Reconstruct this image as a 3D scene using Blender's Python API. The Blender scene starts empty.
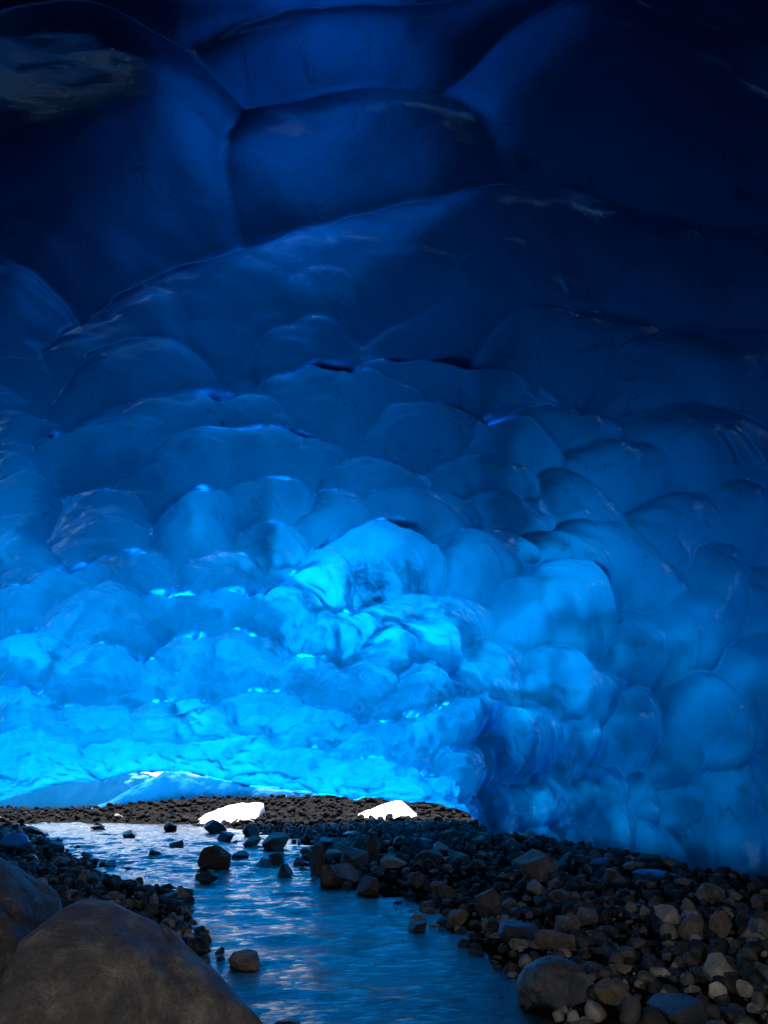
import bpy, math, random
import numpy as np
from mathutils import Vector, Matrix

R = math.radians
C = bpy.context.scene.collection
sc = bpy.context.scene

# ---------------------------------------------------------------- camera
PITCH, FPX, CAMZ = R(20.25), 740.0, 1.5
cd = bpy.data.cameras.new('camera'); cam = bpy.data.objects.new('camera', cd); C.objects.link(cam)
cd.sensor_fit = 'VERTICAL'; cd.sensor_height = 36; cd.lens = 36 * FPX / 1024
cd.clip_start = 0.05; cd.clip_end = 2000
cam.location = (0, 0, CAMZ); cam.rotation_euler = (math.pi / 2 + PITCH, 0, 0)
sc.camera = cam

# ---------------------------------------------------------------- sky, sun, exposure
SUN_EL, SUN_AZ = R(62), R(-14)       # azimuth from +Y (deep end of the cave), positive to the right
w = bpy.data.worlds.new('World'); sc.world = w; w.use_nodes = True
nt = w.node_tree
sky = nt.nodes.new('ShaderNodeTexSky'); sky.sky_type = 'NISHITA'; sky.sun_disc = False
sky.sun_elevation = SUN_EL; sky.sun_rotation = SUN_AZ; sky.dust_density = 2.0
bg = nt.nodes['Background']; bg.inputs['Strength'].default_value = 0.12
nt.links.new(sky.outputs[0], bg.inputs['Color'])
sl = bpy.data.lights.new('sun', 'SUN'); sun = bpy.data.objects.new('sun', sl); C.objects.link(sun)
sl.energy = 5.0; sl.angle = R(0.5); sl.color = (1.0, 0.96, 0.9)
sd_ = Vector((math.sin(SUN_AZ) * math.cos(SUN_EL), math.cos(SUN_AZ) * math.cos(SUN_EL), math.sin(SUN_EL)))
sun.rotation_euler = sd_.to_track_quat('Z', 'Y').to_euler()
sc.view_settings.view_transform = 'Standard'; sc.view_settings.look = 'None'
sc.view_settings.exposure = 1.9; sc.view_settings.gamma = 1.0; sc.view_settings.use_curve_mapping = False
cy = sc.cycles
cy.max_bounces = 14; cy.diffuse_bounces = 6; cy.glossy_bounces = 4; cy.transmission_bounces = 12
cy.caustics_reflective = False; cy.caustics_refractive = False
cy.use_denoising = True; cy.sample_clamp_indirect = 8.0

# ---------------------------------------------------------------- maths helpers
rng = np.random.default_rng(7); random.seed(7)
F = np.array([0, math.cos(PITCH), math.sin(PITCH)]); U = np.array([0, -math.sin(PITCH), math.cos(PITCH)])
EYE = np.array([0, 0, CAMZ])
def ray(px, py):
    d = F * FPX + np.array([1.0, 0, 0]) * (px - 384) + U * (512 - py)
    return d / np.linalg.norm(d)
def on_plane(px, py, z=0.0):
    d = ray(px, py); return EYE + d * ((z - CAMZ) / d[2])
def project(P):
    q = P - EYE; dz = q @ F
    dzs = np.where(np.abs(dz) < 1e-3, 1e-3, dz)
    return 384 + FPX * q[..., 0] / dzs, 512 - FPX * (q @ U) / dzs, dz
def smooth(a, b, x):
    t = np.clip((x - a) / (b - a), 0, 1); return t * t * (3 - 2 * t)
_perm = rng.permutation(4096); _perm = np.concatenate([_perm, _perm])
_rv = rng.uniform(-1, 1, 4096)
def vnoise(P):
    """value noise at points P (...,3) in -1..1"""
    i = np.floor(P).astype(int); f = P - i; f = f * f * (3 - 2 * f)
    out = 0
    for dx in (0, 1):
        for dy in (0, 1):
            for dz in (0, 1):
                h = _perm[(_perm[(_perm[(i[..., 0] + dx) & 4095] + i[..., 1] + dy) & 4095] + i[..., 2] + dz) & 4095]
                wgt = (f[..., 0] if dx else 1 - f[..., 0]) * (f[..., 1] if dy else 1 - f[..., 1]) * (f[..., 2] if dz else 1 - f[..., 2])
                out = out + wgt * _rv[h]
    return out
def fbm(P, o=4):
    a, s, t = 1.0, 0.0, 0.0
    for k in range(o):
        s = s + a * vnoise(P * (2.03 ** k) + 17.3 * k); t += a; a *= 0.5
    return s / t

def mesh_obj(name, verts, faces, mat=None, smooth_=True, parent=None):
    me = bpy.data.meshes.new(name)
    verts = np.asarray(verts, dtype=np.float32); faces = np.asarray(faces, dtype=np.int32)
    n, k = faces.shape
    me.vertices.add(len(verts)); me.vertices.foreach_set('co', verts.ravel())
    me.loops.add(n * k); me.loops.foreach_set('vertex_index', faces.ravel())
    me.polygons.add(n); me.polygons.foreach_set('loop_start', np.arange(0, n * k, k, dtype=np.int32))
    me.polygons.foreach_set('loop_total', np.full(n, k, dtype=np.int32))
    me.update(calc_edges=True); me.validate()
    if smooth_: me.polygons.foreach_set('use_smooth', np.ones(len(me.polygons), dtype=bool))
    if mat: me.materials.append(mat)
    o = bpy.data.objects.new(name, me); C.objects.link(o)
    if parent: o.parent = parent
    return o
def grid_faces(nu, nv, off=0, flip=False):
    i, j = np.meshgrid(np.arange(nu - 1), np.arange(nv - 1), indexing='ij')
    a = (i * nv + j).ravel() + off; b = a + nv
    f = np.stack([a, b, b + 1, a + 1], 1)
    return f[:, ::-1] if flip else f
def tag(o, label=None, cat=None, group=None, kind=None):
    for k, v in (('label', label), ('category', cat), ('group', group), ('kind', kind)):
        if v: o[k] = v
    return o

# ---------------------------------------------------------------- materials
def new_mat(name):
    m = bpy.data.materials.new(name); m.use_nodes = True; m.node_tree.nodes.clear(); return m, m.node_tree
def N(t, typ, **kw):
    n = t.nodes.new(typ)
    for k, v in kw.items():
        if k.startswith('i_'): n.inputs[k[2:].replace('_', ' ')].default_value = v
        else: setattr(n, k, v)
    return n
def L(t, a, ao, b, bi): t.links.new(a.outputs[ao], b.inputs[bi])

def ice_material(name, body=(0.010, 0.13, 0.40), trans=(0.03, 0.58, 1.0), absorb=(0.08, 0.916, 0.929), density=4.4,
                 tmix=0.86, rough=0.13, bump=0.25, stain=True, gloss=1.0, see=0.42):
    m, t = new_mat(name)
    out = N(t, 'ShaderNodeOutputMaterial')
    tc = N(t, 'ShaderNodeTexCoord')
    # embedded silt: small flecks and the larger stains mapped on the mesh
    n1 = N(t, 'ShaderNodeTexNoise', i_Scale=2.2, i_Detail=8.0, i_Roughness=0.7)
    L(t, tc, 'Object', n1, 'Vector')
    n2 = N(t, 'ShaderNodeTexNoise', i_Scale=0.45, i_Detail=3.0); L(t, tc, 'Object', n2, 'Vector')
    r2 = N(t, 'ShaderNodeMapRange'); r2.inputs['From Min'].default_value = 0.48; r2.inputs['From Max'].default_value = 0.62
    L(t, n2, 'Fac', r2, 'Value')
    r1 = N(t, 'ShaderNodeMapRange'); r1.inputs['From Min'].default_value = 0.60; r1.inputs['From Max'].default_value = 0.66
    L(t, n1, 'Fac', r1, 'Value')
    r1.inputs['To Max'].default_value = 0.55
    mul = N(t, 'ShaderNodeMath', operation='MULTIPLY'); L(t, r1, 0, mul, 0); L(t, r2, 0, mul, 1)
    at = N(t, 'ShaderNodeAttribute', attribute_name='silt')
    m3 = N(t, 'ShaderNodeMapRange'); m3.inputs['From Min'].default_value = 0.42; m3.inputs['From Max'].default_value = 0.60
    add = N(t, 'ShaderNodeMath', operation='MULTIPLY_ADD'); add.inputs[1].default_value = 0.6
    nf = N(t, 'ShaderNodeTexNoise', i_Scale=3.4, i_Detail=9.0, i_Roughness=0.75, i_Distortion=0.8); L(t, tc, 'Object', nf, 'Vector')
    L(t, at, 'Fac', add, 0); L(t, nf, 'Fac', add, 2)
    ms = N(t, 'ShaderNodeMath', operation='MULTIPLY'); 
    m3.inputs['From Min'].default_value = 0.90; m3.inputs['From Max'].default_value = 1.24
    L(t, add, 0, m3, 'Value'); L(t, m3, 0, ms, 0); L(t, at, 'Fac', ms, 1)
    mx = N(t, 'ShaderNodeMath', operation='MAXIMUM', use_clamp=True); L(t, mul, 0, mx, 0); L(t, ms, 0, mx, 1)
    mv = N(t, 'ShaderNodeMapping'); mv.inputs['Scale'].default_value = (1.3, 1.0, 0.16); L(t, tc, 'Object', mv, 0)
    nv_ = N(t, 'ShaderNodeTexNoise', i_Scale=1.0, i_Detail=5.0, i_Distortion=0.6); L(t, mv, 0, nv_, 'Vector')
    a1 = N(t, 'ShaderNodeMath', operation='SUBTRACT'); a1.inputs[1].default_value = 0.5; L(t, nv_, 'Fac', a1, 0)
    a2 = N(t, 'ShaderNodeMath', operation='ABSOLUTE'); L(t, a1, 0, a2, 0)
    a3 = N(t, 'ShaderNodeMapRange'); a3.inputs['From Min'].default_value = 0.010; a3.inputs['From Max'].default_value = 0.002; L(t, a2, 0, a3, 'Value')
    n4 = N(t, 'ShaderNodeTexNoise', i_Scale=0.8, i_Detail=3.0); L(t, tc, 'Object', n4, 'Vector')
    a4 = N(t, 'ShaderNodeMapRange'); a4.inputs['From Min'].default_value = 0.52; a4.inputs['From Max'].default_value = 0.62; a4.inputs['To Max'].default_value = 0.3; L(t, n4, 'Fac', a4, 'Value')
    a5 = N(t, 'ShaderNodeMath', operation='MULTIPLY'); L(t, a3, 0, a5, 0); L(t, a4, 0, a5, 1)
    mx2 = N(t, 'ShaderNodeMath', operation='MAXIMUM', use_clamp=True); L(t, mx, 0, mx2, 0); L(t, a5, 0, mx2, 1); mx = mx2
    sc_ = N(t, 'ShaderNodeMath', operation='MULTIPLY'); sc_.inputs[1].default_value = 0.95 if stain else 0.0; L(t, mx, 0, sc_, 0)
    cb = N(t, 'ShaderNodeMix', data_type='RGBA'); cl = N(t, 'ShaderNodeTexNoise', i_Scale=0.7, i_Detail=7.0, i_Roughness=0.62, i_Distortion=1.2); L(t, tc, 'Object', cl, 'Vector')
    cm_ = N(t, 'ShaderNodeMapRange'); cm_.inputs['From Min'].default_value = 0.45; cm_.inputs['From Max'].default_value = 0.75; L(t, cl, 'Fac', cm_, 'Value')
    cc = N(t, 'ShaderNodeMix', data_type='RGBA'); cc.inputs[6].default_value = (*body, 1); cc.inputs[7].default_value = (body[0] + 0.02, body[1] + 0.20, body[2] + 0.35, 1); L(t, cm_, 0, cc, 0)
    L(t, cc, 2, cb, 6); cb.inputs[7].default_value = (0.02, 0.05, 0.10, 1)
    L(t, sc_, 0, cb, 0)
    ct = N(t, 'ShaderNodeMix', data_type='RGBA'); ct.inputs[6].default_value = (*trans, 1); ct.inputs[7].default_value = (0.01, 0.05, 0.16, 1)
    L(t, sc_, 0, ct, 0)
    # surface relief: melt ripples and tiny facets
    nb = N(t, 'ShaderNodeTexNoise', i_Scale=3.0, i_Detail=7.0, i_Roughness=0.6); L(t, tc, 'Object', nb, 'Vector')
    bp = N(t, 'ShaderNodeBump'); bp.inputs['Strength'].default_value = bump; bp.inputs['Distance'].default_value = 0.06
    L(t, nb, 'Fac', bp, 'Height')
    df = N(t, 'ShaderNodeBsdfDiffuse'); L(t, cb, 2, df, 'Color'); L(t, bp, 0, df, 'Normal')
    tr = N(t, 'ShaderNodeBsdfTranslucent'); L(t, ct, 2, tr, 'Color'); L(t, bp, 0, tr, 'Normal')
    rf = N(t, 'ShaderNodeBsdfRefraction'); rf.inputs['Roughness'].default_value = 0.62; rf.inputs['IOR'].default_value = 1.2; L(t, ct, 2, rf, 'Color'); L(t, bp, 0, rf, 'Normal')
    ml = N(t, 'ShaderNodeMixShader'); ml.inputs[0].default_value = see; L(t, tr, 0, ml, 1); L(t, rf, 0, ml, 2)
    mi = N(t, 'ShaderNodeMixShader'); mi.inputs[0].default_value = tmix; L(t, df, 0, mi, 1); L(t, ml, 0, mi, 2)
    gl = N(t, 'ShaderNodeBsdfGlossy'); gl.inputs['Roughness'].default_value = rough; gl.inputs['Color'].default_value = (0.40, 0.74, 1, 1); L(t, bp, 0, gl, 'Normal')
    fr = N(t, 'ShaderNodeFresnel'); fr.inputs['IOR'].default_value = 1.31; L(t, bp, 0, fr, 'Normal')
    fm = N(t, 'ShaderNodeMath', operation='MULTIPLY'); fm.inputs[1].default_value = gloss; L(t, fr, 0, fm, 0)
    mg = N(t, 'ShaderNodeMixShader'); L(t, fm, 0, mg, 0); L(t, mi, 0, mg, 1); L(t, gl, 0, mg, 2)
    L(t, mg, 0, out, 'Surface')
    if density:
        va = N(t, 'ShaderNodeVolumeAbsorption'); va.inputs['Color'].default_value = (*absorb, 1); va.inputs['Density'].default_value = density
        L(t, va, 0, out, 'Volume')
    return m

M_ICE = ice_material('glacier_ice')

def simple_noise_mat(name, c1, c2, scale=1.0, rough=0.8, bump=0.5, bdist=0.05, bscale=12):
    m, t = new_mat(name); out = N(t, 'ShaderNodeOutputMaterial'); p = N(t, 'ShaderNodeBsdfPrincipled')
    tc = N(t, 'ShaderNodeTexCoord'); n = N(t, 'ShaderNodeTexNoise', i_Scale=scale, i_Detail=8.0, i_Roughness=0.65)
    L(t, tc, 'Object', n, 'Vector')
    rr = N(t, 'ShaderNodeMapRange'); rr.inputs['From Min'].default_value = 0.3; rr.inputs['From Max'].default_value = 0.7; L(t, n, 'Fac', rr, 'Value')
    cm = N(t, 'ShaderNodeMix', data_type='RGBA'); cm.inputs[6].default_value = (*c1, 1); cm.inputs[7].default_value = (*c2, 1); L(t, rr, 0, cm, 0)
    L(t, cm, 2, p, 'Base Color'); p.inputs['Roughness'].default_value = rough; p.inputs['Specular IOR Level'].default_value = 0.5 if name == 'snow' else 0.0
    nb = N(t, 'ShaderNodeTexNoise', i_Scale=bscale, i_Detail=8.0, i_Roughness=0.65); L(t, tc, 'Object', nb, 'Vector')
    bp = N(t, 'ShaderNodeBump'); bp.inputs['Strength'].default_value = bump; bp.inputs['Distance'].default_value = bdist
    L(t, nb, 'Fac', bp, 'Height'); L(t, bp, 0, p, 'Normal'); L(t, p, 0, out, 'Surface')
    return m
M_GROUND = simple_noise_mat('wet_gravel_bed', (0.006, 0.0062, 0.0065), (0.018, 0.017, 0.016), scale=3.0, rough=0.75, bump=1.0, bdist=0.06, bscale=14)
M_SNOW = simple_noise_mat('snow', (0.62, 0.66, 0.70), (0.92, 0.93, 0.94), scale=2.0, rough=0.7, bump=0.6, bdist=0.06, bscale=7)

# ---------------------------------------------------------------- ground and stream
WPX = [(535, 1010), (500, 955), (470, 941), (440, 925), (405, 902), (350, 889), (318, 872), (300, 858), (322, 849),
       (300, 840), (255, 832), (190, 825), (120, 823), (60, 822), (12, 826), (36, 836), (62, 850), (76, 862), (104, 880),
       (170, 892), (192, 908), (190, 926), (215, 944), (195, 985)]
WPOLY = np.array([on_plane(x, y)[:2] for x, y in WPX] + [(-2.0, 4.0), (-2.6, 0.0), (-3.5, -30.0), (3.5, -30.0), (2.2, 0.0), (1.5, 4.0)])
def poly_sd(P, poly=WPOLY):
    """signed distance to polygon, negative inside"""
    x, y = P[..., 0], P[..., 1]; best = np.full(x.shape, 1e9); inside = np.zeros(x.shape, bool)
    n = len(poly)
    for i in range(n):
        a = poly[i]; b = poly[(i + 1) % n]; e = b - a
        t = np.clip(((x - a[0]) * e[0] + (y - a[1]) * e[1]) / (e @ e), 0, 1)
        best = np.minimum(best, np.hypot(x - a[0] - t * e[0], y - a[1] - t * e[1]))
        c = (a[1] > y) != (b[1] > y)
        with np.errstate(divide='ignore', invalid='ignore'):
            xi = a[0] + (y - a[1]) / (b[1] - a[1] + 1e-12) * e[0]
        inside ^= c & (x < xi)
    return np.where(inside, -best, best)
def ground_z(P):
    P = np.asarray(P, float); x, y = P[..., 0], P[..., 1]
    P3 = np.stack([x, y, np.zeros_like(x)], -1)
    sd = poly_sd(P) + 0.35 * vnoise(P3 * 0.9) * smooth(0, 20, y) + 0.08 * vnoise(P3 * 3.1)
    mid = np.interp(y, [-30, 5, 10, 15, 22, 30], [0, 0, -0.8, -2.0, -5, -8])
    right = smooth(-0.5, 0.5, x - mid)
    top = 0.16 + 0.24 * right * smooth(32, 20, y)
    z = np.where(sd > 0, top * (1 - np.exp(-sd / (1.0 + 1.6 * right))), -0.25 * (1 - np.exp(sd / 0.8)))
    z = z + smooth(31, 41, y) * (0.1 + 0.75 * smooth(-17, -8, x)) + smooth(60, 140, y) * 2.0
    z = z + (0.05 * fbm(P3 * 0.6, 3) + 0.03 * fbm(P3 * 3.0, 3)) * smooth(-0.6, 0.4, sd)
    return z
gx = np.concatenate([np.linspace(-600, -42, 16), np.linspace(-40, -12, 70), np.linspace(-11.9, 12, 240), np.linspace(12.4, 40, 60), np.linspace(44, 600, 16)])
gy = np.concatenate([np.linspace(-600, -22, 16), np.linspace(-20, 2, 60), np.linspace(2.1, 24, 260), np.linspace(24.1, 50, 160), np.linspace(52, 800, 20)])
GX, GY = np.meshgrid(gx, gy, indexing='ij'); G2 = np.stack([GX, GY], -1)
GV = np.concatenate([G2, ground_z(G2)[..., None]], -1).reshape(-1, 3)
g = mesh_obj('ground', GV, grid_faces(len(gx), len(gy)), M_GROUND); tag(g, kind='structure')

# water sheet
m, t = new_mat('stream_water'); out = N(t, 'ShaderNodeOutputMaterial'); p = N(t, 'ShaderNodeBsdfPrincipled')
p.inputs['Base Color'].default_value = (0.008, 0.020, 0.035, 1); p.inputs['Roughness'].default_value = 0.07; p.inputs['IOR'].default_value = 1.33
tc = N(t, 'ShaderNodeTexCoord'); nb = N(t, 'ShaderNodeTexNoise', i_Scale=5.0, i_Detail=8.0, i_Roughness=0.65)
mp = N(t, 'ShaderNodeMapping'); mp.inputs['Scale'].default_value = (1.0, 1.5, 1.0); L(t, tc, 'Object', mp, 0); L(t, mp, 0, nb, 'Vector')
bp = N(t, 'ShaderNodeBump'); bp.inputs['Strength'].default_value = 0.8; bp.inputs['Distance'].default_value = 0.05
L(t, nb, 'Fac', bp, 'Height'); L(t, bp, 0, p, 'Normal'); L(t, p, 0, out, 'Surface'); M_WATER = m
wx = np.linspace(-24, 6, 420); wy = np.concatenate([np.linspace(-22, 2, 40), np.linspace(2.05, 18, 380), np.linspace(18.05, 36, 240)])
WX, WY = np.meshgrid(wx, wy, indexing='ij')
P3 = np.stack([WX, WY, np.zeros_like(WX)], -1)
warp = np.stack([fbm(P3 * 0.7, 2), fbm(P3 * 0.7 + 9, 2), 0 * WX], -1)
wz = 0.035 * fbm(P3 * np.array([1.6, 2.6, 1]) + warp * 0.8, 4) * (1 + 1.2 * smooth(8, 20, WY)) + 0.0
WV = np.stack([WX, WY, wz], -1).reshape(-1, 3)
wo = mesh_obj('water', WV, grid_faces(len(wx), len(wy)), M_WATER); tag(wo, kind='structure')

# ---------------------------------------------------------------- the glacier with its cave
LIPPX = [-400, -100, 0, 30, 60, 110, 140, 180, 215, 250, 290, 350, 400, 440, 465, 480, 520]
LIPPY = [835, 814, 795, 787, 779, 774, 770, 770, 775, 782, 787, 790, 792, 796, 803, 809, 815]
def cave_base(nu, nv):
    ph = np.linspace(-0.10, math.pi + 0.10, nu)         # 0 = right foot, pi = left foot
    s = np.linspace(0, 1, nv)
    # profile along the cave: Y and crown height
    Yk = np.interp(s, [0, .08, .42, .66, .80, .89, .95, 1], [-4.5, -2.5, 10, 19, 24.5, 28, 29.6, 30.2])
    Hk = np.interp(s, [0, .08, .42, .66, .80, .89, .95, 1], [4.8, 6.0, 7.0, 6.3, 4.9, 3.3, 2.0, 1.4])
    def sm(a, k):
        ker = np.hanning(k); ker /= ker.sum(); return np.convolve(np.pad(a, (k // 2, k // 2), mode='reflect', reflect_type='odd'), ker, 'valid')
    kk = max(5, int(nv * 0.08) | 1)
    Yk = sm(Yk, kk)[:nv]; Hk = sm(Hk, kk)[:nv]
    xr = np.interp(Yk, [-15, 0, 10, 22, 30, 33], [9.5, 7.0, 4.8, 2.4, 3.6, 4.2])
    xl = np.interp(Yk, [-15, 0, 10, 22, 30, 33], [-10, -11, -12.5, -16, -18.5, -19.5])
    xr, xl = sm(xr, kk)[:nv], sm(xl, kk)[:nv]
    n = (2.5 - 0.7 * smooth(0.6, 0.95, s))[None, :]
    c, sn = np.cos(ph)[:, None], np.sin(ph)[:, None]
    X = (xr + xl) / 2 + (xr - xl) / 2 * np.sign(c) * np.abs(c) ** (2 / n)
    Z = Hk * np.sign(sn) * np.abs(sn) ** (2 / n)
    # the lip: replace height near the end by the measured lip line
    Yg = np.broadcast_to(Yk, X.shape)
    P = np.stack([X, Yg, Z], -1)
    px, _, _ = project(np.stack([X, np.full_like(X, 30.2), np.full_like(X, 1.5)], -1))
    lpy = np.interp(px, LIPPX, LIPPY)
    el = PITCH - np.arctan((lpy - 512) / FPX)
    zl = CAMZ + 30.2 * np.tan(el)
    k = smooth(0.80, 1.0, s)[None, :]
    edge = np.clip(sn, 0, 1) ** 0.55
    zt = np.where(sn > 0, zl * edge, Z)
    crown = Hk[-1]
    Z2 = np.where(sn > 0, Z + k * (zt - crown * np.abs(sn) ** (2 / n)), Z - 0.0)
    P[..., 2] = Z2
    P[..., 2] = np.where(sn < 0, -1.6 * np.abs(sn) / 0.0998, P[..., 2])
    return P, np.broadcast_to(s, X.shape), np.broadcast_to(ph[:, None], X.shape)
def normals(P):
    du = np.gradient(P, axis=0); dv = np.gradient(P, axis=1)
    n = np.cross(du, dv); n /= np.linalg.norm(n, axis=-1, keepdims=True) + 1e-9
    return n                                              # fixed to point into the ice below
NU, NV = 940, 1020
P, S, PH = cave_base(NU, NV)
Nn = normals(P)
if Nn[NU // 2, NV // 3, 2] < 0: Nn = -Nn
# smooth normals a little so the displacement does not fold
for _ in range(12):
    Nn[1:-1] = (Nn[:-2] + 2 * Nn[1:-1] + Nn[2:]) / 4; Nn[:, 1:-1] = (Nn[:, :-2] + 2 * Nn[:, 1:-1] + Nn[:, 2:]) / 4
Nn /= np.linalg.norm(Nn, axis=-1, keepdims=True)

px, py, dz = project(P)
seen = dz > 0.5
fpx, fpy = px[::2, ::2].ravel(), py[::2, ::2].ravel(); fP = P[::2, ::2].reshape(-1, 3); fN = Nn[::2, ::2].reshape(-1, 3); fs = (dz[::2, ::2] > 0.5).ravel()
fpx = np.where(fs, fpx, 1e6)
def hit(x, y):
    k = np.argmin((fpx - x) ** 2 + (fpy - y) ** 2); return fP[k], fN[k]

# scallops melted into the ice: centre, radii, tilt as surveyed on the photograph
LOBES = [
 (120, 20, 210, 66, 10), (470, 70, 260, 70, 0), (760, 40, 150, 90, 0),
 (75, 210, 150, 120, 10), (350, 205, 180, 72, -4), (640, 175, 170, 110, 5),
 (-10, 350, 85, 55, 15), (290, 325, 300, 66, -13), (530, 255, 120, 36, -8), (548, 290, 92, 45, 0), (700, 290, 90, 55, 10),
 (130, 402, 95, 40, -14), (298, 368, 76, 26, -6), (320, 420, 112, 36, 2), (425, 345, 80, 30, -10), (450, 396, 92, 32, 6), (555, 352, 92, 38, -4),
 (700, 390, 115, 62, 0), (15, 398, 62, 33, 10), (18, 450, 55, 27, 0), (150, 458, 118, 34, -12), (15, 512, 38, 55, 10),
 (232, 484, 98, 30, -6), (370, 492, 62, 28, 4), (105, 545, 48, 36, 10), (412, 442, 62, 30, 2), (505, 462, 52, 28, 10), (548, 437, 62, 20, 8),
 (690, 452, 95, 38, 5), (600, 474, 58, 24, 6), (480, 495, 68, 22, 8), (410, 527, 58, 25, 4), (505, 522, 52, 25, 8), (575, 515, 62, 30, 28),
 (735, 520, 34, 36, 0), (665, 555, 48, 55, -30), (472, 578, 54, 38, 4), (600, 582, 76, 48, 25), (535, 636, 56, 54, 15), (606, 668, 50, 60, 10),
 (668, 640, 55, 80, 30), (740, 620, 55, 42, -8), (430, 628, 62, 28, 8), (388, 662, 32, 28, 0), (428, 654, 32, 22, 30), (478, 692, 40, 48, 35),
 (545, 705, 50, 46, 35), (500, 745, 38, 44, 15), (555, 748, 32, 42, 5), (612, 738, 42, 46, 0), (685, 740, 48, 62, 10), (745, 700, 46, 62, -5),
 (530, 805, 32, 44, 0), (585, 805, 32, 40, 0), (635, 810, 26, 40, 0), (690, 815, 34, 50, 0), (748, 812, 36, 52, 0), (455, 775, 30, 34, 20),
 (25, 575, 45, 26, 0), (70, 600, 40, 25, -10), (130, 585, 45, 24, -8), (195, 545, 45, 30, -18), (260, 520, 58, 26, -4), (330, 530, 46, 26, 5),
 (215, 585, 40, 24, -10), (270, 560, 42, 24, 0), (320, 590, 36, 30, 0), (375, 580, 50, 32, 5), (20, 625, 45, 26, -8), (95, 640, 52, 32, -10), (160, 625, 45, 22, -10),
 (215, 625, 42, 24, -5), (280, 625, 42, 28, 10), (340, 640, 40, 26, 0), (30, 670, 50, 26, -5), (110, 685, 60, 26, 5), (180, 670, 45, 22, -8), (240, 668, 42, 22, 5),
 (300, 680, 46, 22, 5), (355, 695, 40, 24, 5), (410, 710, 45, 26, 12), (20, 715, 50, 22, 0), (90, 725, 50, 18, 0), (185, 722, 52, 17, 0), (260, 715, 45, 18, 5),
 (320, 730, 48, 18, 8), (380, 745, 45, 18, 8), (435, 742, 32, 22, 15), (30, 750, 60, 14, -3), (130, 750, 60, 12, -5), (220, 748, 50, 12, 0), (300, 762, 50, 12, 4), (375, 775, 48, 12, 4), (430, 785, 32, 12, 8),
]
lob = []
def add_lobe(c, n, A, B, k=0.55, wgt=0.0):
    n = n / np.linalg.norm(n)
    Mx = np.linalg.inv(np.stack([A, B, n * max(np.linalg.norm(A), np.linalg.norm(B)) * 1.6], 1))
    size = min(np.linalg.norm(A), np.linalg.norm(B), 2.6)
    lob.append((c, Mx, k * size + wgt, 1.9 * max(np.linalg.norm(A), np.linalg.norm(B))))
for (cx, cy_, rx, ry, rot) in LOBES:
    c, n = hit(cx, cy_)
    ca, sa = math.cos(R(rot)), math.sin(R(rot))
    def axis(dx, dy):
        # linearised on the tangent plane of the base surface
        d = ray(cx + dx, cy_ + dy); den = d @ n
        if abs(den) < 0.08: den = math.copysign(0.08, den)
        q = EYE + d * (((c - EYE) @ n) / den); v = q - c
        ln = np.linalg.norm(v); mx_ = 5.0
        return v * (min(ln, mx_) / max(ln, 1e-6))
    A = (axis(rx * ca * .5, rx * sa * .5) - axis(-rx * ca * .5, -rx * sa * .5)) * 1.22
    B = (axis(-ry * sa * .5, ry * ca * .5) - axis(ry * sa * .5, -ry * ca * .5)) * 1.12
    if np.linalg.norm(np.cross(A, B)) < 0.05: continue
    add_lobe(c, n, A * rng.uniform(.85, 1.2), B * rng.uniform(.85, 1.15), rng.uniform(.72, 1.3) * (0.46 - 0.14 * float(smooth(21, 27, c[1]))))
# scallops beyond the frame, same sizes
tries = 0; pts = []
idx_all = rng.integers(0, NU * NV, 6000); Pf = P.reshape(-1, 3); Nf = Nn.reshape(-1, 3); pxf, pyf, dzf = px.ravel(), py.ravel(), dz.ravel()
for k in idx_all:
    if dzf[k] > 0.5 and -70 < pxf[k] < 840 and -140 < pyf[k] < 830: continue
    if any(np.linalg.norm(Pf[k] - q) < 1.5 for q in pts): continue
    pts.append(Pf[k]); n = Nf[k]
    A = np.cross(n, [0, 1, 0.01]); A /= np.linalg.norm(A); B = np.cross(n, A)
    add_lobe(Pf[k], n, A * rng.uniform(1.4, 2.4), B * rng.uniform(1.0, 1.6), 0.3)
# fine scallops inside the big ones
Pw = P + (0.30 + 0.30 * smooth(14, 24, P[..., 1]))[..., None] * np.stack([fbm(P * 0.8, 3), fbm(P * 0.8 + 31, 3), fbm(P * 0.8 + 57, 3)], -1)
D = np.full((NU, NV), -0.25); D2 = np.full((NU, NV), -0.25)
for (c, Mx, dep, rad) in lob:
    d = Pw - c
    msk = (np.abs(d).max(-1) < rad * 1.3 + 0.5)
    if not msk.any(): continue
    q = d[msk] @ Mx.T
    rho = (q[:, 0] ** 2 + q[:, 1] ** 2 + 0.3 * q[:, 2] ** 2)
    h = dep * (1 - rho) * (1 - 0.50 * np.clip(q[:, 1], -1, 1))
    cur = D[msk]
    kk = 0.012                                            # smooth maximum, so ridges are melted, not knife sharp
    hh = np.clip(0.5 + 0.5 * (h - cur) / kk, 0, 1)
    D2[msk] = np.maximum(D2[msk], np.minimum(cur, h))
    D[msk] = cur * (1 - hh) + h * hh + kk * hh * (1 - hh)
# thin crest left standing along every ridge
D = D - (0.025 + 0.04 * smooth(6, 11, P[..., 1])) * np.exp(-np.clip(D - D2, 0, None) / 0.06) * (0.6 + 0.6 * smooth(-0.3, 0.4, vnoise(P * 0.8 + 90)))
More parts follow.
